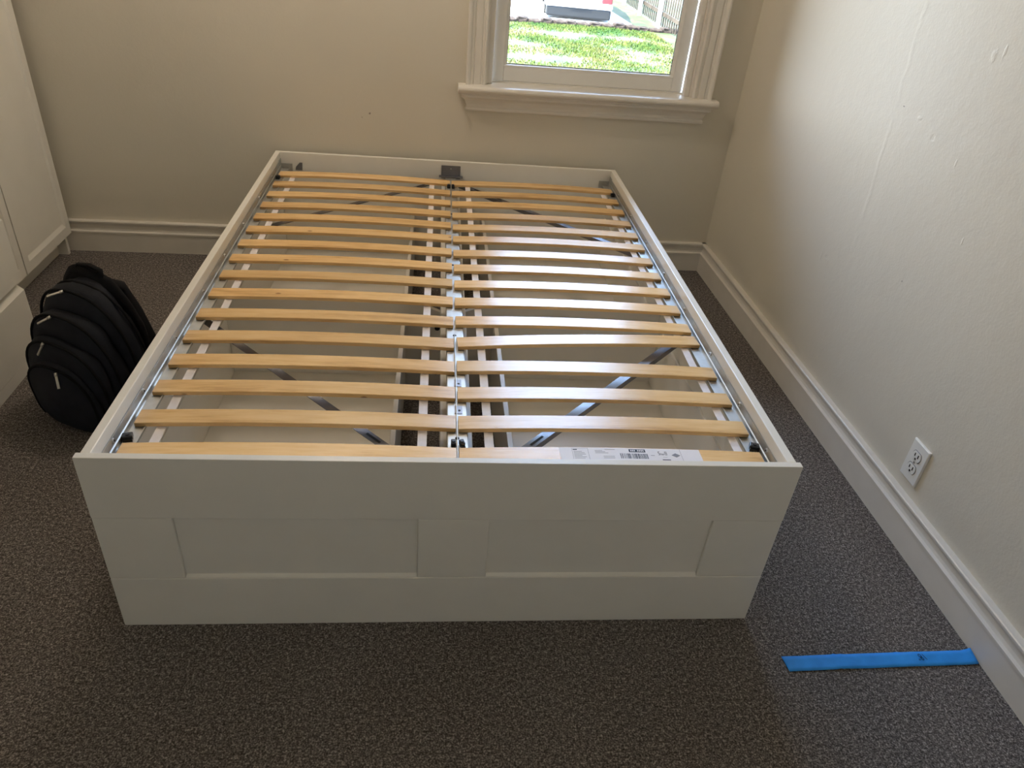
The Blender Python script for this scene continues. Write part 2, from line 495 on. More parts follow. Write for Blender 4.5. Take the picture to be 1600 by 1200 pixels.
# stool with a bull nose and apron below
SP = [(-0.10, 0.737), (0.048, 0.737), (0.055, 0.740), (0.060, 0.746), (0.0615, 0.752), (0.060, 0.758), (0.055, 0.763), (0.048, ST), (-0.10, ST)]
bm = bmesh.new()
bm_prism(bm, [p for p in SP if p[0] > 0] + [(0.0005, ST), (0.0005, 0.737)], lambda p, a: (a, YB - p[0], p[1]), 0.772, 1.836)
bm_box(bm, OX0 + 0.002, OX1 - 0.002, YB - 0.001, YB + 0.062, 0.7525, ST)
wpart('stool', bm, M['trim'])
AP = [(0.0, 0.664), (0.012, 0.664), (0.015, 0.668), (0.015, 0.676), (0.012, 0.680), (0.013, 0.690), (0.019, 0.706), (0.030, 0.716), (0.034, 0.719), (0.034, 0.727), (0.038, 0.730), (0.038, 0.737), (0.0, 0.737)]
bm = bmesh.new()
def app(p, a):  # mitred ends follow the profile
    s = p[0] - 0.012
    return (0.808 - s if a == 0 else 1.796 + s, YB - p[0], p[1])
bm_prism(bm, AP, app, 0, 1)
wpart('apron', bm, M['trim'])
# jamb lining and inner stops
bm = bmesh.new()
bm_box(bm, OX0 + 0.001, 0.888, YB - 0.002, YB + 0.139, ST, OZ1 - 0.001)
bm_box(bm, 1.726, OX1 - 0.001, YB - 0.002, YB + 0.139, ST, OZ1 - 0.001)
bm_box(bm, 0.888, 1.726, YB - 0.002, YB + 0.139, 2.150, OZ1 - 0.001)
bm_box(bm, 0.888, 0.908, YB + 0.012, YB + 0.052, ST, 2.150, bev=0.003)
bm_box(bm, 1.706, 1.726, YB + 0.012, YB + 0.052, ST, 2.150, bev=0.003)
bm_box(bm, 0.888, 1.726, YB + 0.053, YB + 0.139, 0.7525, 0.771)
wpart('jamb', bm, M['trim'])
def sash(y0, z0, z1, nm):
    bm = bmesh.new()
    x0, x1, st, th = 0.909, 1.705, 0.046, 0.034
    bm_box(bm, x0, x0 + st, y0, y0 + th, z0, z1, bev=0.002)
    bm_box(bm, x1 - st, x1, y0, y0 + th, z0, z1, bev=0.002)
    bm_box(bm, x0 + st, x1 - st, y0, y0 + th, z0, z0 + 0.052, bev=0.002)
    bm_box(bm, x0 + st, x1 - st, y0, y0 + th, z1 - 0.04, z1, bev=0.002)
    # sloped glazing bead round the glass
    a, b2 = x0 + st, x1 - st; c, d = z0 + 0.052, z1 - 0.04; w = 0.011
    tri = [(0, 0), (w, 0.008), (w, 0.014), (0, 0.014)]
    bm_prism(bm, [(0, 0), (0.006, 0.0), (0.008, 0.002), (w, 0.0145), (0, 0.0145)], lambda p, t: (t, y0 + p[1], c + p[0]), a, b2)
    bm_prism(bm, tri, lambda p, t: (t, y0 + p[1], d - p[0]), a, b2)
    bm_prism(bm, tri, lambda p, t: (a + p[0], y0 + p[1], t), c, d)
    bm_prism(bm, tri, lambda p, t: (b2 - p[0], y0 + p[1], t), c, d)
    s = wpart('sash', bm, M['vinyl'])
    bm = bmesh.new(); bm_box(bm, a - 0.004, b2 + 0.004, y0 + 0.0155, y0 + 0.0195, c - 0.004, d + 0.004)
    g = obj('pane', bm, M['glass'], s)
    # thin dark gasket on the glass edge
    bm = bmesh.new()
    for q in ((a + w, b2 - w, c + w, c + w + 0.002), (a + w, b2 - w, d - w - 0.002, d - w), (a + w, a + w + 0.002, c + w, d - w), (b2 - w - 0.002, b2 - w, c + w, d - w)):
        bm_box(bm, q[0], q[1], y0 + 0.0128, y0 + 0.0152, q[2], q[3])
    obj('gasket', bm, M['plastic_shade'], s)
    return s
sash(YB + 0.056, 0.772, 1.478, 'lower')
sash(YB + 0.094, 1.440, 2.148, 'upper')

# ------------------------------------------------------------------ outside: lawn, driveway, kerb
struct(box_obj('lawn', (-30, 40, YB + 0.30, 18.6, GROUND - 0.3, GROUND), M['lawn']), 'sunlit patchy lawn outside the window')
struct(box_obj('driveway', (-30, 6.05, 18.9, 60, GROUND - 0.3, GROUND + 0.03), M['concrete']), 'bright concrete driveway beyond the lawn')
struct(box_obj('verge', (6.05, 40, 18.6, 60, GROUND - 0.3, GROUND), M['lawn']), 'grass verge between driveway and fence')
kerb = bpy.data.objects.new('kerb', None); COL.objects.link(kerb); kerb.location = (4, 18.75, GROUND); struct(kerb, 'row of rough brown edging stones between lawn and driveway')
bm = bmesh.new(); bm_box(bm, -0.145, 0.145, -0.14, 0.14, -0.2, 0.08, bev=0.04)
for v in bm.verts: v.co += Vector((random.uniform(-.02, .02), random.uniform(-.02, .02), random.uniform(-.015, .015)))
k0 = obj('edging_stone', bm, M['kerb'], kerb)
for i in range(-22, 11):
    if i == -22: k0.location = (i * 0.305, 0, 0); continue
    copy_obj(k0, kerb, (i * 0.305, random.uniform(-.03, .03), random.uniform(.0, .05)), (0, 0, random.uniform(-.08, .08) + (PI if i % 2 else 0)))
# grass blades over the part of the lawn seen from the room
rng = random.Random(3)
vs, fs = [], []
for i in range(90000):
    y = 18.55 - 14.5 * rng.random() ** 1.35
    cx = 1.0 + (y - 2) * 0.235
    x = cx + rng.uniform(-0.5, 0.5) * (2.6 + 0.33 * (y - 2))
    dn = mnoise.noise(Vector((x * 0.9, y * 0.9, 0)))
    if rng.random() > 0.62 + 1.3 * dn: continue
    if x > 6.3: continue
    h = rng.uniform(0.015, 0.055) * (1 + 0.6 * dn)
    a = rng.uniform(0, PI); w = rng.uniform(0.006, 0.018)
    dx, dy = math.cos(a) * w, math.sin(a) * w
    lx, ly = rng.uniform(-.05, .05), rng.uniform(-.035, .035)
    n = len(vs)
    vs += [(x - dx, y - dy, GROUND - 0.01), (x + dx, y + dy, GROUND - 0.01), (x + dx * .6 + lx * .5, y + dy * .6 + ly * .5, GROUND + h * .6), (x + lx, y + ly, GROUND + h)]
    fs += [(n, n + 1, n + 2), (n, n + 2, n + 3)]
me = bpy.data.meshes.new('grass'); me.from_pydata(vs, [], fs); me.materials.append(M['blade'])
g = bpy.data.objects.new('grass', me); COL.objects.link(g)
tag(g, 'short sunlit grass growing on the lawn outside the window', 'grass', kind='stuff')

# picket fence along the right side of the drive
fen = thing('picket_fence', 'tall weathered wooden fence with pale posts running beside the driveway outside', 'fence', (6.55, 14.0, GROUND))
FD = Vector((0.045, 1.0, 0)).normalized()
bm = bmesh.new(); bm_box(bm, -0.05, 0.05, -0.05, 0.05, -0.1, 1.65, bev=0.008)
post0 = obj('post', bm, M['post'], fen)
bm = bmesh.new(); bm_prism(bm, [(-0.034, -0.0), (0.034, -0.0), (0.034, 1.5), (0.0, 1.58), (-0.034, 1.5)], lambda p, a: (a, p[0], p[1]), -0.01, 0.01)
pk0 = obj('picket', bm, M['fence'], fen)
first = True
for i in range(7):
    p = FD * (i * 2.4 + 0.6)
    if i == 0: post0.location = (p.x - 0.09, p.y, 0)
    else: copy_obj(post0, fen, (p.x - 0.09, p.y, 0), (0, 0, -0.045))
for i in range(66):
    p = FD * (i * 0.225)
    lo = (p.x + 0.035, p.y, 0.04); ro = (random.uniform(-.035, .035), 0, -0.045)
    if i == 0: pk0.location = lo
    else: copy_obj(pk0, fen, lo, ro)
for z in (0.3, 1.2):
    bm = bmesh.new(); bm_box(bm, -0.02, 0.02, 0, 15.0, z, z + 0.09)
    r = obj('rail', bm, M['fence'], fen); r.rotation_euler = (0, 0, -0.045)

# car seen from behind on the drive
car = thing('car', 'silver car parked on the driveway, seen from behind through the window', 'car', (4.62, 19.62, GROUND + 0.03), -0.12)
SEC = [  # y, half width low, z low, half width belt, z belt, half width roof, z roof
    (0.00, 0.70, 0.30, 0.80, 0.86, 0.70, 0.93), (0.10, 0.80, 0.28, 0.85, 0.90, 0.76, 1.00), (0.55, 0.84, 0.30, 0.88, 0.94, 0.72, 1.08),
    (1.05, 0.85, 0.28, 0.89, 0.95, 0.60, 1.42), (2.3, 0.85, 0.28, 0.89, 0.93, 0.60, 1.45), (3.0, 0.85, 0.28, 0.88, 0.92, 0.66, 1.12),
    (3.4, 0.84, 0.28, 0.87, 0.90, 0.74, 0.98), (4.2, 0.80, 0.32, 0.82, 0.78, 0.68, 0.82), (4.45, 0.66, 0.40, 0.68, 0.66, 0.58, 0.70)]
bm = bmesh.new(); rings = []
for (y, a, za, b2, zb, c, zc) in SEC:
    rings.append([bm.verts.new(p) for p in ((-a * .95, y, za), (-b2, y, (za + zb) / 2), (-b2 * .985, y, zb), (-c, y, zc), (-c * .5, y, zc + .03), (c * .5, y, zc + .03), (c, y, zc), (b2 * .985, y, zb), (b2, y, (za + zb) / 2), (a * .95, y, za))])
for r0, r1 in zip(rings, rings[1:]):
    for k in range(10): bm.faces.new([r0[k], r0[(k + 1) % 10], r1[(k + 1) % 10], r1[k]])
bm.faces.new(rings[0]); bm.faces.new(rings[-1][::-1])
bd = obj('body', bm, M['carpaint'], car, True)
bm = bmesh.new(); bm_box(bm, -0.83, 0.83, -0.10, 0.35, 0.05, 0.29, bev=0.04); obj('valance_shade', bm, M['plastic_shade'], car)  # dark strip: lower valance and the painted shadow under the car
bm = bmesh.new(); bm_box(bm, -0.86, 0.86, -0.12, 0.35, 0.27, 0.42, bev=0.05); obj('rear_bumper', bm, M['carpaint'], car)
for s in (-1, 1):
    bm = bmesh.new(); bm_box(bm, min(s * .58, s * .84), max(s * .58, s * .84), -0.075, 0.16, 0.40, 0.58, bev=0.03); obj('tail_light', bm, M['taillight'], car)
    bm = bmesh.new(); bm_box(bm, min(s * .88, s * 1.04), max(s * .88, s * 1.04), 2.55, 2.67, 0.93, 1.07, bev=0.03); obj('wing_mirror', bm, M['carpaint'], car)
    for y in (0.85, 3.55):
        bm = bmesh.new(); bm_cyl(bm, (s * 0.86, y, 0.31), (-s, 0, 0), 0.31, 0.2, 24); obj('wheel', bm, M['tyre'], car)
bm = bmesh.new(); bm_box(bm, -0.26, 0.26, -0.135, -0.05, 0.30, 0.41, bev=0.01); obj('licence_plate', bm, M['plate'], car)
bm = bmesh.new()
bm_prism(bm, [(-0.62, 0.60, 1.10), (0.62, 0.60, 1.10), (0.52, 1.0, 1.40), (-0.52, 1.0, 1.40)], lambda p, a: (p[0], p[1] - 0.02 - a, p[2] + a * 1.2), 0, 0.02)
obj('rear_window', bm, M['carglass'], car)

# ------------------------------------------------------------------ bed frame
TH = -math.radians(1.2919663860100872)
BW, BL, BH = 1.410, 1.9425, 0.470
bed = thing('bed_frame', 'white double bed frame with storage drawers and a panelled footboard, no mattress', 'bed', (0, 0, 0), TH)
# footboard: frame boards proud of two recessed panels
FT = 0.016
box = lambda n, b, m=M['lacquer'], par=bed, bev=0.0020: box_obj(n, b, m, par, bev)
fb = box_obj('footboard', (0.0, BW, 0.0, 0.016, 0.3195, BH), M['lacquer'], bed, 0.0012)
box('footboard_rail', (0.0, BW, 0.0, 0.016, 0.0, 0.1475))
for (a, b2) in ((0.0, 0.150), (0.631, 0.7785), (1.2565, BW)):
    box('footboard_stile', (a, b2, 0.0006, 0.016, 0.1483, 0.3187))
for (a, b2) in ((0.150, 0.631), (0.7785, 1.2565)):
    bm = bmesh.new()
    bm_box(bm, a + 0.0005, b2 - 0.0005, 0.0075, 0.0155, 0.1483, 0.3187)
    bm_prism(bm, [(0.0015, 0.1484), (0.0074, 0.1484), (0.0074, 0.1545)], lambda p, t: (t, p[0], p[1]), a + 0.001, b2 - 0.001)
    obj('footboard_panel', bm, M['lacquer'], bed)
# side panels and head panel
for (a, b2) in ((0.0072, 0.0265), (1.3825, 1.4025)):
    box('side_panel', (a, b2, 0.0165, BL - 0.0165, 0.272, BH - 0.0008))
    box('side_plinth', (a, b2, 0.0165, BL - 0.0165, 0.0, 0.012))
box('headboard_panel', (0.0072, 1.4025, BL - 0.016, BL, 0.0, BH - 0.0008))
# galvanised side rails: upright plate, bead, flange with up-turned lip
for s, x0 in ((1, 0.0268), (-1, 1.3822)):
    prof = [(0.0, 0.441), (0.0016, 0.4415), (0.0022, 0.439), (0.0022, 0.422), (0.0045, 0.420), (0.0045, 0.4115), (0.0065, 0.4092), (0.0335, 0.4092), (0.0342, 0.4130), (0.0360, 0.4130), (0.0368, 0.4080), (0.0355, 0.4066), (0.0045, 0.4066), (0.0, 0.4066)]
    bm = bmesh.new(); bm_prism(bm, prof, lambda p, a: (x0 + s * p[0], a, p[1]), 0.022, BL - 0.035)
    rl = obj('side_rail', bm, M['steel'], bed)
    for y in (0.125, 0.30, 0.53, 0.78, 1.02, 1.27, 1.52, 1.75):
        bm = bmesh.new()
        bm_cyl(bm, (x0 + s * 0.002, y - 0.025, 0.4325), (s, 0, 0), 0.0052, 0.0030, 12)
        bm_cyl(bm, (x0 + s * 0.0045, y - 0.025, 0.4325), (s, 0, 0), 0.0022, 0.0012, 6, 1)
        obj('screw', bm, [M['chalk'], M['dark']], bed)
# midbeam: painted channel below, steel plate on top with a thin upright fin
box('midbeam_core', (0.6735, 0.7455, 0.0165, BL - 0.0165, 0.300, 0.372), M['foil'])
bm = bmesh.new()
prof = [(0.6880, 0.3722), (0.7330, 0.3722), (0.7330, 0.4082), (0.7310, 0.4092), (0.6900, 0.4092), (0.6880, 0.4082)]
bm_prism(bm, prof, lambda p, a: (p[0], a, p[1]), 0.020, BL - 0.045)
obj('midbeam', bm, M['steel'], bed)
box_obj('beam_fin', (0.7090, 0.7102, 0.045, 0.60, 0.4093, 0.4180), M['steel'], bed)
for y in (0.155, 0.60, 1.045, 1.49):
    bm = bmesh.new(); bm_cyl(bm, (0.7095, y, 0.4090), (0, 0, 1), 0.0048, 0.0009, 14)
    obj('bolt_hole', bm, M['dark'], bed)
# leg tabs of the beam
for y in (0.245, 0.355, 1.12):
    bm = bmesh.new(); bm_box(bm, 0.7055, 0.7225, y, y + 0.030, 0.4094, 0.4104); bm_cyl(bm, (0.716, y + 0.012, 0.4102), (0, 0, 1), 0.003, 0.0008, 10, 1)
    obj('beam_tab', bm, [M['greysteel'], M['dark']], bed)
# rear bracket that carries the beam
bm = bmesh.new()
bm_box(bm, 0.672, 0.750, BL - 0.0185, BL - 0.0163, 0.398, 0.452)
bm_box(bm, 0.663, 0.760, BL - 0.040, BL - 0.0185, 0.4085, 0.4125, bev=0.001)
bm_cyl(bm, (0.711, BL - 0.0185, 0.440), (0, -1, 0), 0.0025, 0.002, 10, 1)
obj('beam_bracket', bm, [M['greysteel'], M['chalk']], bed)
# corner brackets at the head end
for s, x0 in ((1, 0.0268), (-1, 1.3822)):
    bm = bmesh.new()
    bm_box(bm, min(x0, x0 + s * .045), max(x0, x0 + s * .045), BL - 0.0185, BL - 0.0165, 0.395, 0.424)
    bm_box(bm, min(x0, x0 + s * .002), max(x0, x0 + s * .002), BL - 0.055, BL - 0.0165, 0.395, 0.445)
    obj('corner_bracket', bm, M['steel'], bed)
bm = bmesh.new()
bm_prism(bm, [(0.083, 0.400), (0.110, 0.400), (0.112, 0.430), (0.101, 0.430), (0.085, 0.412)], lambda p, a: (p[0], BL - 0.0163 - a, p[1]), 0, 0.003)
obj('brace_tab', bm, M['greysteel'], bed)
# diagonal braces: folded strips with slots
def brace(p0, p1, z=0.3905):
    p0, p1 = Vector((*p0, z)), Vector((*p1, z))
    d = (p1 - p0); L = d.length; d.normalize(); n = Vector((-d.y, d.x, 0))
    bm = bmesh.new()
    prof = [(-0.011, 0.0), (0.009, 0.0), (0.011, -0.012), (0.0125, -0.012), (0.0105, 0.0016), (-0.011, 0.0016)]
    bm_prism(bm, prof, lambda p, a: p0 + d * a + n * p[0] + Vector((0, 0, p[1])), 0, L)
    for t in (0.62, 0.74, 0.86):
        c0, c1 = p0 + d * (L * t), p0 + d * (L * t + 0.045)
        vs = [bm.verts.new(q + Vector((0, 0, .0021))) for q in (c0 - n * .003, c1 - n * .003, c1 + n * .003, c0 + n * .003)]
        f = bm.faces.new(vs); f.material_index = 1
    return obj('diagonal_brace', bm, [M['greysteel'], M['dark']], bed)
brace((0.052, 0.668), (0.676, 0.010 + 0.012))
brace((1.357, 0.668), (0.742, 0.022))
brace((0.048, 1.300), (0.660, 1.900))
brace((1.361, 1.235), (0.752, 1.880))
# cross board in the middle with a notched top, cable holes and small catches
bm = bmesh.new()
prof = [(0.0275, 0.004), (1.3815, 0.004), (1.3815, 0.336), (0.852, 0.334), (0.735, 0.284), (0.683, 0.284), (0.566, 0.332), (0.0275, 0.336)]
bm_prism(bm, prof, lambda p, a: (p[0], a, p[1]), 0.955, 0.971)
obj('cross_board', bm, M['foil'], bed)
for z in (0.23, 0.063):
    bm = bmesh.new(); bm_cyl(bm, (0.666, 0.9552, z), (0, -1, 0), 0.0085, 0.0012, 16); obj('cable_hole', bm, M['dark'], bed)
for x in (0.049, 1.351):
    bm = bmesh.new(); bm_box(bm, x - 0.012, x + 0.012, 0.952, 0.9548, 0.312, 0.323, bev=0.001); obj('catch', bm, M['greysteel'], bed)
# four drawers: two a side, pulled in flush
def drawer(side, y0, y1):
    s = 1 if side == 'l' else -1
    X = (lambda v: v) if s == 1 else (lambda v: BW - v)
    def bx(bm, a, b2, *r, **k):
        a, b2 = sorted((X(a), X(b2))); bm_box(bm, a, b2, *r, **k)
    o = thing_part = bpy.data.objects.new('drawer', None); COL.objects.link(o); o.parent = bed
    bm = bmesh.new(); bx(bm, 0.0080, 0.0262, y0 - 0.004, y1 + 0.004, 0.0125, 0.262, bev=0.001); obj('drawer_front', bm, M['lacquer'], o)
    bm = bmesh.new(); bx(bm, 0.0268, 0.5655, y0 + 0.012, y1 - 0.012, 0.056, 0.062); obj('drawer_bottom', bm, M['foil'], o)
    bm = bmesh.new(); bx(bm, 0.0268, 0.5530, y0, y0 + 0.0115, 0.030, 0.258, bev=0.001); obj('drawer_side', bm, M['foil'], o)
    bm = bmesh.new(); bx(bm, 0.0268, 0.5530, y1 - 0.0115, y1, 0.030, 0.258, bev=0.001); obj('drawer_side', bm, M['foil'], o)
    bm = bmesh.new(); bx(bm, 0.5535, 0.5665, y0, y1, 0.030, 0.260, bev=0.001); obj('drawer_back', bm, M['foil'], o)
    for yy in (y0 + 0.12, y1 - 0.12):
        bm = bmesh.new(); bm_cyl(bm, (X(0.52) , yy - 0.01, 0.022), (0, 1, 0), 0.022, 0.018, 16); obj('caster', bm, M['plastic'], o)
for side in 'lr':
    drawer(side, 0.035, 0.945)
    drawer(side, 0.984, 1.915)

# ------------------------------------------------------------------ slatted bases (two rolls of sixteen slats)
SW, STH, SZ, ARCH = 0.0495, 0.0095, 0.4100, 0.0070
def slat_mesh(L):
    bm = bmesh.new(); n = 14; ch = 0.0012; rows = []
    prof = [(-SW / 2, 0), (SW / 2, 0), (SW / 2, STH - ch), (SW / 2 - ch, STH), (-SW / 2 + ch, STH), (-SW / 2, STH - ch)]
    for i in range(n + 1):
        u = i / n; x = u * L; z = ARCH * 4 * u * (1 - u)
        rows.append([bm.verts.new((x, p[0], p[1] + z)) for p in prof])
    for a, b2 in zip(rows, rows[1:]):
        for k in range(6): bm.faces.new([a[k], a[(k + 1) % 6], b2[(k + 1) % 6], b2[k]])
    bm.faces.new(rows[0]); bm.faces.new(rows[-1][::-1])
    return bm
LX0, LX1, RX0, RX1 = 0.0405, 0.7065, 0.7125, 1.3705
left_y = [0.0715] + [y for y in (0.186, 0.301, 0.414, 0.528, 0.646, 0.766, 0.884, 0.999, 1.113, 1.228, 1.343, 1.454, 1.567, 1.681, 1.800)]
right_y = [0.0715, 0.185, 0.300, 0.418, 0.545, 0.650, 0.762, 0.876, 0.990, 1.104, 1.220, 1.326, 1.440, 1.560, 1.675, 1.797]
def slat_base(nm, label, x0, x1, ys, rots, mirror):
    t = thing('slatted_base', label, 'slatted base', (0, 0, 0), TH)
    L = x1 - x0
    s0 = None; slats = []
    for i, y in enumerate(ys):
        yc = y - 0.010 + SW / 2          # measured edge is the front top edge at the higher test plane
        loc = (x0, yc, SZ); rot = (0, 0, 0)
        if i in rots:
            dy, dx, a = rots[i]; loc = (x0 + dx, yc + dy, SZ + 0.0006); rot = (0, 0, a)
        if s0 is None:
            s0 = obj('slat', slat_mesh(L), M['wood'], t); s0.location = loc; slats.append(s0)
        else:
            slats.append(copy_obj(s0, t, loc, rot))
    # two fabric ribbons under the slats
    for rx in ((0.094, 0.6345) if not mirror else (0.7775, 1.3300)):
        bm = bmesh.new()
        N = 60; ylo, yhi = ys[0] + 0.012, ys[-1] + 0.02
        u = (rx - x0) / L; zz = SZ + ARCH * 4 * u * (1 - u) - 0.0012
        prev = None
        for k in range(N + 1):
            y = ylo + (yhi - ylo) * k / N
            sag = 0.0022 * abs(math.sin(PI * (k / N) * 15))
            row = [bm.verts.new((rx - 0.0098, y, zz - sag)), bm.verts.new((rx + 0.0098, y, zz - sag)), bm.verts.new((rx + 0.0098, y, zz - sag + 0.001)), bm.verts.new((rx - 0.0098, y, zz - sag + 0.001))]
            if prev:
                for j in range(4): bm.faces.new([prev[j], prev[(j + 1) % 4], row[(j + 1) % 4], row[j]])
            else: bm.faces.new(row)
            prev = row
        bm.faces.new(prev[::-1])
        obj('ribbon', bm, M['ribbon'], t)
    # black end stops beside first and last slat
    def clip(x, y, w, rz=0.0):
        bm = bmesh.new()
        bm_box(bm, -w / 2, w / 2, -0.008, 0.008, 0.0, 0.012, bev=0.002)
        bm_cyl(bm, (0, 0, 0.0115), (0, 0, 1), 0.0040, 0.0022, 10)
        bm_box(bm, -w / 2 + 0.001, w / 2 - 0.001, -0.012, -0.007, 0.0, 0.006)
        c = obj('end_stop', bm, M['plastic'], t); c.location = (x, y, 0.4098); c.rotation_euler = (0, 0, rz)
    if not mirror:
        clip(0.0415, 0.135, 0.020, 0.25); clip(0.7010, 0.130, 0.011); clip(0.0410, 1.779, 0.016); clip(0.7020, 1.780, 0.014)
    else:
        clip(1.3690, 0.135, 0.022, -0.3); clip(0.7190, 0.130, 0.011, 0.25); clip(1.3680, 1.779, 0.016); clip(0.7185, 1.780, 0.012)
    return t, slats
slat_base('left', 'roll of birch slats on the left half of the bed frame', LX0, LX1, left_y, {}, False)
tR, slR = slat_base('right', 'roll of birch slats on the right half, one slat skewed, paper label on the first', RX0, RX1, right_y, {4: (-0.012, 0.003, 0.072)}, True)

# paper label on the first right slat
s = slR[0]
bm = bmesh.new()
LL = RX1 - RX0
lx0, lx1 = 0.923 - RX0, 1.2305 - RX0
def lz(x): u = x / LL; return STH + ARCH * 4 * u * (1 - u) + 0.0006
def patch(u0, u1, v0, v1, mi, dz=0.0, shear=0.0):
    n = max(1, int((u1 - u0) / 0.02))
    for k in range(n):
        a, b2 = u0 + (u1 - u0) * k / n, u0 + (u1 - u0) * (k + 1) / n
        f = bm.faces.new([bm.verts.new((lx0 + q, -0.0205 + w, lz(lx0 + q) + dz)) for q, w in ((a, v0), (b2, v0), (b2 + shear, v1), (a + shear, v1))]); f.material_index = mi
patch(0, lx1 - lx0, 0.0, 0.0425, 0)
I = 0.0002
patch(0.027, 0.0275, 0.004, 0.040, 2, I); patch(0.061, 0.0616, 0.002, 0.041, 2, I); patch(0.263, 0.2636, 0.002, 0.041, 2, I)
patch(0.027, 0.061, 0.0395, 0.040, 2, I)
patch(0.029, 0.038, 0.034, 0.037, 1, I)
for k in range(6): patch(0.030, 0.052 + 0.005 * math.sin(k * 2.3), 0.006 + k * 0.0045, 0.0072 + k * 0.0045, 2, I)
for k in range(3): patch(0.076, 0.104 - k * 0.006, 0.024 + k * 0.004, 0.0253 + k * 0.004, 2, I)
for k in range(2): patch(0.092, 0.116, 0.008 + k * 0.005, 0.0094 + k * 0.005, 2, I)
patch(0.098, 0.120, 0.036, 0.0373, 2, I)
patch(0.150, 0.186, 0.0285, 0.0385, 1, I)
for k in range(8):
    if k in (3,): continue
    patch(0.1535 + k * 0.0038, 0.1558 + k * 0.0038, 0.0310, 0.0362, 0, 2 * I)
rb = random.Random(5); u = 0.129
while u < 0.189:
    w = rb.choice((0.0008, 0.0012, 0.0018, 0.0024)); patch(u, u + w, 0.007, 0.024, 1, I); u += w + rb.choice((0.0009, 0.0013, 0.0018))
patch(0.195, 0.203, 0.018, 0.0195, 2, I, 0.001)
for (a, b2, c, d) in ((0.213, 0.217, .031, .0325), (0.213, 0.2142, .027, .0325), (0.213, 0.217, .0258, .0272), (0.2162, .2174, .0218, .027), (0.2125, .217, .0208, .0222), (.2190, .2200, .0215, .027), (.2190, .2255, .0210, .0223), (.2215, .2225, .0215, .026), (.2245, .2255, .0215, .027), (.2275, .2285, .0215, .0325), (.2275, .2320, .0312, .0325), (.2310, .2320, .0215, .0325), (.2275, .2320, .0262, .0274), (.2275, .2320, .0208, .0221)):
    patch(a, b2, c, d, 1, I)
patch(0.221, 0.231, 0.0135, 0.0142, 2, I); patch(0.218, 0.236, 0.004, 0.0065, 1, I)
f = bm.faces.new([bm.verts.new((lx0 + q, -0.0205 + w, lz(lx0 + q) + I)) for q, w in ((0.241, 0.021), (0.251, 0.014), (0.261, 0.021), (0.251, 0.028))]); f.material_index = 2
lb = obj('paper_label', bm, [M['paper'], M['ink'], M['greyink']], s)
lb['label'] = 'white printed paper label with barcode'

# ------------------------------------------------------------------ wardrobe in the far left corner
WX = -0.800
wd = thing('wardrobe', 'tall white wardrobe with framed doors standing in the far left corner', 'wardrobe', (-0.98, 1.5, 0))
wd_inv = Matrix.Translation(-Vector(wd.location))
def wp(name, bm, mat, par=None):
    o = obj(name, bm, mat, par or wd)
    if par is None: o.matrix_parent_inverse = wd_inv
    return o
bm = bmesh.new()
bm_box(bm, -1.165, -0.822, 1.908, 1.926, 0.0, 2.10)
bm_box(bm, -1.165, -0.822, 1.118, 1.136, 0.0, 2.10)
bm_box(bm, -1.165, -0.822, 1.136, 1.908, 2.08, 2.10)
bm_box(bm, -1.165, -0.822, 1.136, 1.908, 0.088, 0.106)
bm_box(bm, -1.165, -1.155, 1.136, 1.908, 0.0, 2.10)
wp('carcass', bm, M['foil'])
bm = bmesh.new(); bm_box(bm, -0.878, -0.860, 1.1365, 1.9075, 0.0, 0.0875, bev=0.001); wp('plinth', bm, M['foil'])
def wdoor(y0, y1, z0=0.0905, z1=2.098):
    fw, bv = 0.036, 0.016
    bm = bmesh.new()
    bm_box(bm, -0.8205, -0.808, y0, y1, z0, z1)
    bm_box(bm, -0.8085, WX, y0, y0 + fw, z0, z1)
    bm_box(bm, -0.8085, WX, y1 - fw, y1, z0, z1)
    bm_box(bm, -0.8085, WX, y0 + fw, y1 - fw, z0, z0 + fw)
    bm_box(bm, -0.8085, WX, y0 + fw, y1 - fw, z1 - fw, z1)
    tri = [(0, WX), (bv, -0.8079), (0, -0.8079)]
    bm_prism(bm, tri, lambda p, t: (p[1], t, z0 + fw + p[0]), y0 + fw, y1 - fw)
    bm_prism(bm, tri, lambda p, t: (p[1], t, z1 - fw - p[0]), y0 + fw, y1 - fw)
    bv2 = 0.006
    tri2 = [(0, WX), (bv2, -0.8079), (0, -0.8079)]
    bm_prism(bm, tri2, lambda p, t: (p[1], y0 + fw + p[0], t), z0 + fw, z1 - fw)
    bm_prism(bm, tri2, lambda p, t: (p[1], y1 - fw - p[0], t), z0 + fw, z1 - fw)
    d = wp('door', bm, M['lacquer'])
    bm = bmesh.new(); bm_tube(bm, [(WX, y0 + 0.02, 1.0), (WX + 0.02, y0 + 0.02, 1.0), (WX + 0.02, y0 + 0.02, 1.14), (WX, y0 + 0.02, 1.14)], 0.005, 8)
    obj('handle', bm, M['nickel'], d)
wdoor(1.523, 1.930)
wdoor(1.120, 1.516)

# ------------------------------------------------------------------ dresser at the left edge
DX = -0.605
dr = thing('dresser', 'white chest of drawers with slanted drawer tops at the left edge beside the backpack', 'dresser', (-0.85, 0.7, 0))
dr_inv = Matrix.Translation(-Vector(dr.location))
def dp(name, bm, mat):
    o = obj(name, bm, mat, dr); o.matrix_parent_inverse = dr_inv; return o
DY0, DY1 = 0.305, 1.106
bm = bmesh.new(); bm_box(bm, -1.085, -0.626, DY0, DY1, 0.0, 0.965, bev=0.001); dp('carcass', bm, M['foil'])
bm = bmesh.new(); bm_box(bm, -1.085, DX - 0.002, DY0, DY1 + 0.010, 0.966, 0.985, bev=0.001); dp('top_panel', bm, M['lacquer'])
bm = bmesh.new(); bm_box(bm, -0.6258, DX - 0.001, DY0, DY1 + 0.010, 0.0, 0.0405, bev=0.001); dp('plinth', bm, M['lacquer'])
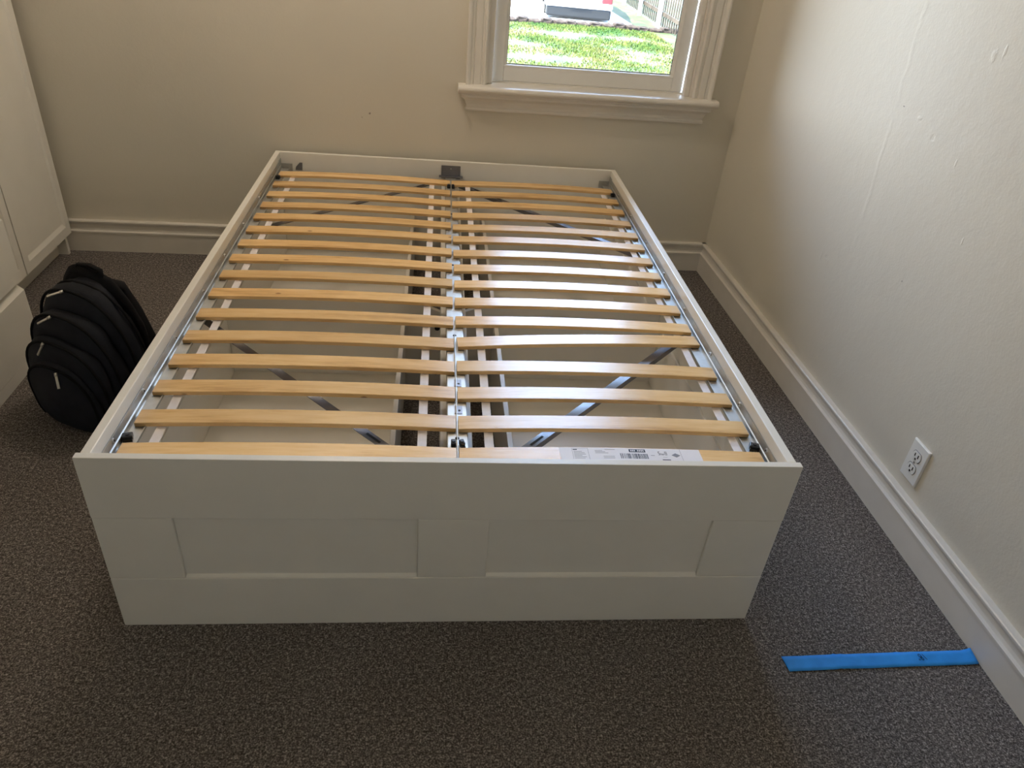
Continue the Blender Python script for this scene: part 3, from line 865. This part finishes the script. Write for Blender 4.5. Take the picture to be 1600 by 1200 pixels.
for k in range(4):
    z0 = 0.0425 + k * 0.229
    bm = bmesh.new()
    bm_prism(bm, [(DX, z0), (DX, z0 + 0.196), (-0.6255, z0 + 0.214), (-0.6255, z0)], lambda p, t: (p[0], t, p[1]), DY0, DY1 + 0.010)
    dp('drawer', bm, M['lacquer'])

# ------------------------------------------------------------------ backpack between dresser and bed
bp = thing('backpack', 'navy black backpack with metal zipper pulls standing on the carpet beside the bed', 'backpack', (-0.297, 0.837, 0.0))
BR = math.radians(-27.5)       # local x (width) points right and towards the viewer; local -y is the front
bp.rotation_euler = (0, 0, BR)
LEAN = math.radians(-5)
def lean(p):
    x, y, z = p
    y *= 0.71; z *= 0.89 + (0.10 if y > 0.06 else 0.0) * min(1, (y - 0.06) / 0.03) if y > 0.06 else 0.89
    return Vector((x, y * math.cos(LEAN) + z * math.sin(LEAN) - 0.02, max(0.003, z * math.cos(LEAN) - y * math.sin(LEAN) * 0.6)))
def arch(a, h, z0, n=44):
    """closed outline, bottom rounded box, top a tall arch"""
    pts = []
    for k in range(n):
        t = 2 * PI * k / n - PI / 2
        c, s = math.cos(t), math.sin(t)
        zc = z0 + h * 0.46
        if s >= 0: e = 2.35; zz = zc + (z0 + h - zc) * abs(s) ** (2 / e)
        else: e = 3.6; zz = zc - (zc - z0) * abs(s) ** (2 / e)
        xx = a * (1 if c >= 0 else -1) * abs(c) ** (2 / e)
        pts.append((xx, zz))
    return pts
def shell(name, secs, mat, seed=0):
    """secs: (y, half width, height, z0) from front to back"""
    bm = bmesh.new(); rings = []
    for (y, a, h, z0) in secs:
        ring = []
        for (x, z) in arch(a, h, z0):
            q = mnoise.noise(Vector((x * 9 + seed, y * 9, z * 9))) * 0.010 + mnoise.noise(Vector((x * 24 + seed, y * 24, z * 24))) * 0.004
            r = Vector((x, 0, z - z0 - h * .45)); l = max(r.length, 1e-3)
            ring.append(bm.verts.new(lean((x + r.x / l * q, y + q * 0.6, z + r.z / l * q))))
        rings.append(ring)
    n = len(rings[0])
    for r0, r1 in zip(rings, rings[1:]):
        for k in range(n): bm.faces.new([r0[k], r0[(k + 1) % n], r1[(k + 1) % n], r1[k]])
    for ring, flip in ((rings[0], 0), (rings[-1], 1)):
        c = sum((v.co for v in ring), Vector()) / n
        mid = [bm.verts.new(v.co.lerp(c, 0.55) + (Vector((0, -0.010, 0.0)) if not flip else Vector((0, 0.004, 0)))) for v in ring]
        for k in range(n): bm.faces.new([ring[k], ring[(k + 1) % n], mid[(k + 1) % n], mid[k]])
        cv = bm.verts.new(c + (Vector((0, -0.014, 0)) if not flip else Vector((0, 0.004, 0))))
        for k in range(n): bm.faces.new([mid[k], mid[(k + 1) % n], cv])
    return obj(name, bm, mat, bp, True)
shell('back_panel', [(0.105, 0.150, 0.425, 0.015), (0.118, 0.152, 0.435, 0.012), (0.135, 0.140, 0.42, 0.02)], M['mesh_black'], 1)
shell('main_compartment', [(0.000, 0.135, 0.395, 0.012), (0.014, 0.158, 0.432, 0.006), (0.05, 0.166, 0.45, 0.004), (0.088, 0.160, 0.445, 0.006), (0.104, 0.146, 0.428, 0.012)], M['nylon'], 2)
shell('middle_compartment', [(-0.080, 0.125, 0.340, 0.012), (-0.066, 0.148, 0.376, 0.006), (-0.035, 0.156, 0.392, 0.004), (-0.008, 0.152, 0.388, 0.006), (0.002, 0.138, 0.372, 0.012)], M['nylon'], 3)
shell('front_compartment', [(-0.142, 0.112, 0.268, 0.012), (-0.128, 0.136, 0.306, 0.006), (-0.105, 0.145, 0.322, 0.004), (-0.086, 0.140, 0.318, 0.006), (-0.078, 0.128, 0.304, 0.012)], M['nylon'], 4)
shell('front_pocket', [(-0.185, 0.085, 0.195, 0.022), (-0.172, 0.112, 0.232, 0.012), (-0.156, 0.124, 0.246, 0.008), (-0.142, 0.118, 0.240, 0.012)], M['nylon'], 5)
def piping(y, a, h, z0, r=0.0042):
    pts = [lean((x, y, z)) for (x, z) in arch(a, h, z0) if z > z0 + 0.02]
    pts = pts[:]
    bm = bmesh.new(); bm_tube(bm, pts, r, 7); obj('zipper', bm, M['mesh_black'], bp)
piping(0.018, 0.165, 0.442, 0.005); piping(0.078, 0.166, 0.449, 0.005)
piping(-0.062, 0.153, 0.384, 0.005); piping(-0.124, 0.141, 0.313, 0.005); piping(-0.168, 0.117, 0.239, 0.010)
def pull(x, y, z, d, L=0.030):
    p = lean((x, y, z)); d = Vector(d).normalized()
    bm = bmesh.new()
    bm_tube(bm, [p, p + d * L * .3], 0.0045, 8)
    q = p + d * L * .3; sd = d.cross(Vector((0, -0.4, 1))).normalized() * 0.0036
    up = sd.cross(d).normalized() * 0.0012
    a = [q - sd, q + d * L - sd, q + d * L + sd, q + sd]
    top = [bm.verts.new(v + up) for v in a]; bot = [bm.verts.new(v - up) for v in a]
    bm.faces.new(top); bm.faces.new(bot[::-1])
    for k in range(4): bm.faces.new([top[k], top[(k + 1) % 4], bot[(k + 1) % 4], bot[k]])
    obj('zipper_pull', bm, M['nickel'], bp)
pull(-0.02, 0.012, 0.446, (-0.5, -0.8, -0.15), 0.032)
pull(-0.025, -0.068, 0.386, (-0.6, -0.6, -0.4), 0.030)
pull(-0.030, -0.130, 0.316, (-0.3, -0.5, -0.9), 0.030)
pull(0.020, -0.174, 0.242, (0.45, -0.4, -0.9), 0.034)
bm = bmesh.new()
bm_tube(bm, [lean(p) for p in ((-0.045, 0.118, 0.43), (-0.04, 0.130, 0.442), (0.0, 0.134, 0.448), (0.04, 0.130, 0.442), (0.045, 0.118, 0.43))], 0.008, 8, flat=0.6)
obj('carry_handle', bm, M['mesh_black'], bp)
for s in (-1, 1):
    bm = bmesh.new()
    bm_tube(bm, [lean(p) for p in ((s * 0.06, 0.135, 0.41), (s * 0.075, 0.165, 0.39), (s * 0.09, 0.178, 0.30), (s * 0.11, 0.170, 0.20), (s * 0.13, 0.150, 0.10), (s * 0.135, 0.130, 0.05))], [0.02, 0.03, 0.032, 0.030, 0.014, 0.010], 10, flat=0.35)
    obj('shoulder_strap', bm, M['mesh_black'], bp, True)
    bm = bmesh.new()
    prof = [(0.0, 0.02), (0.02, 0.03), (0.026, 0.10), (0.018, 0.19), (0.0, 0.20)]
    bm_prism(bm, prof, lambda p, a: lean((s * (0.148 + p[0]), a, p[1])), -0.04, 0.09)
    obj('side_pocket', bm, M['mesh_black'], bp)

# ------------------------------------------------------------------ wall outlet
ot = thing('wall_outlet', 'white duplex outlet plate low on the right wall', 'outlet', (XR, 0.2725, 0.229))
def ol(name, bm, mat, par=ot): return obj(name, bm, mat, par)
bm = bmesh.new()
outer = [(-0.035, -0.0575), (0.035, -0.0575), (0.035, 0.0575), (-0.035, 0.0575)]
A = [bm.verts.new((-0.0005, p, q)) for p, q in outer]
B = [bm.verts.new((-0.0045, p, q)) for p, q in outer]
Cc = [bm.verts.new((-0.0066, p * 0.93, q * 0.955)) for p, q in outer]
for r0, r1 in ((A, B), (B, Cc)):
    for k in range(4): bm.faces.new([r0[k], r0[(k + 1) % 4], r1[(k + 1) % 4], r1[k]])
bm.faces.new(A[::-1]); bm.faces.new(Cc)
ol('cover_plate', bm, M['outlet'])
for zc in (0.0195, -0.0195):
    bm = bmesh.new()
    pr = []
    for k in range(24):
        t = 2 * PI * k / 24
        pr.append((0.0172 * math.cos(t), max(-0.0128, min(0.0128, 0.0172 * math.sin(t)))))
    pr = [p for i, p in enumerate(pr) if p != pr[i - 1]]
    bm_prism(bm, pr, lambda p, a: (-0.0064 - a, p[0], zc + p[1]), 0, 0.0022)
    rc = ol('receptacle', bm, M['outlet'])
    bm = bmesh.new(); bm_prism(bm, [(p[0] * 1.11, p[1] * 1.14) for p in pr], lambda p, a: (-0.0061 - a, p[0], zc + p[1]), 0, 0.0009)
    obj('shadow_gap', bm, M['greyink'], rc)
    for (yy, w, h) in ((-0.0068, 0.0032, 0.0105), (0.0068, 0.0030, 0.0088)):
        bm = bmesh.new(); bm_box(bm, -0.0092, -0.0085, yy - w / 2, yy + w / 2, zc + 0.003 - h / 2, zc + 0.003 + h / 2); obj('slot', bm, M['dark'], rc)
    bm = bmesh.new(); bm_cyl(bm, (-0.0085, 0, zc - 0.0075), (-1, 0, 0), 0.0033, 0.0007, 12); obj('slot', bm, M['dark'], rc)
bm = bmesh.new(); bm_cyl(bm, (-0.0064, 0, 0), (-1, 0, 0), 0.0032, 0.0012, 12); ol('screw', bm, M['chalk'])

# ------------------------------------------------------------------ blue tape on the carpet
tp = thing('masking_tape', 'strip of blue masking tape on the carpet with handwritten measurement', 'tape', (1.456, -0.160, 0.0))
bm = bmesh.new(); N = 60; rows = []
tx = 0.4650
for k in range(N + 1):
    u = k / N; x = u * tx
    row = []
    for j in range(5):
        w = (j / 4 - 0.5) * 0.0385
        z = 0.0022 + 0.0012 * mnoise.noise(Vector((x * 22, w * 30, 3))) + 0.0030 * math.exp(-((x - 0.125) / 0.006) ** 2) + 0.0025 * math.exp(-((x - 0.142) / 0.005) ** 2) + 0.002 * math.exp(-((x - 0.30 + w) / 0.008) ** 2) * (0.5 + w * 20)
        yy = w + 0.0012 * math.sin(x * 9) - 0.001 * math.sin(u * PI)
        if x > 0.445:
            z += (x - 0.445) * (0.12 + 0.30 * (j / 4))
        row.append(bm.verts.new((x + (0.004 * (j - 2) / -4 if k == 0 else 0), yy, max(0.0012, z))))
    rows.append(row)
for r0, r1 in zip(rows, rows[1:]):
    for j in range(4): bm.faces.new([r0[j], r1[j], r1[j + 1], r0[j + 1]])
strip = obj('tape_strip', bm, M['tape'], tp, True)
sm = strip.modifiers.new('thickness', 'SOLIDIFY'); sm.thickness = 0.0004; sm.offset = -1
# the handwriting: 18 with inch marks, written to be read from the far side
bm = bmesh.new()
def stroke(pts, w=0.0016):
    # writing plane: p right, q up in the writer's view; turned half round on the floor
    P = [Vector((0.3335 - p * 1.15, 0.002 - q * 1.15, 0.0056)) for p, q in pts]
    for a, b2 in zip(P, P[1:]):
        d = (b2 - a); l = d.length
        if l < 1e-6: continue
        d.normalize(); n = Vector((-d.y, d.x, 0)) * w / 2; a2, b3 = a - d * w * .3, b2 + d * w * .3
        bm.faces.new([bm.verts.new(v) for v in (a2 - n, b3 - n, b3 + n, a2 + n)])
stroke([(-0.0085, 0.006), (-0.0045, -0.0065)])
def loop(cx, cy, rx, ry, tilt=0.3):
    pts = []
    for k in range(13):
        t = 2 * PI * k / 12; x, y = rx * math.cos(t), ry * math.sin(t)
        pts.append((cx + x * math.cos(tilt) - y * math.sin(tilt), cy + x * math.sin(tilt) + y * math.cos(tilt)))
    stroke(pts)
loop(0.0005, 0.0035, 0.0022, 0.0034); loop(0.0022, -0.0034, 0.0026, 0.0036)
stroke([(0.0062, 0.0072), (0.0060, 0.0046)]); stroke([(0.0084, 0.0070), (0.0082, 0.0044)])
obj('handwriting', bm, M['penink'], tp)

bpy.context.view_layer.update()
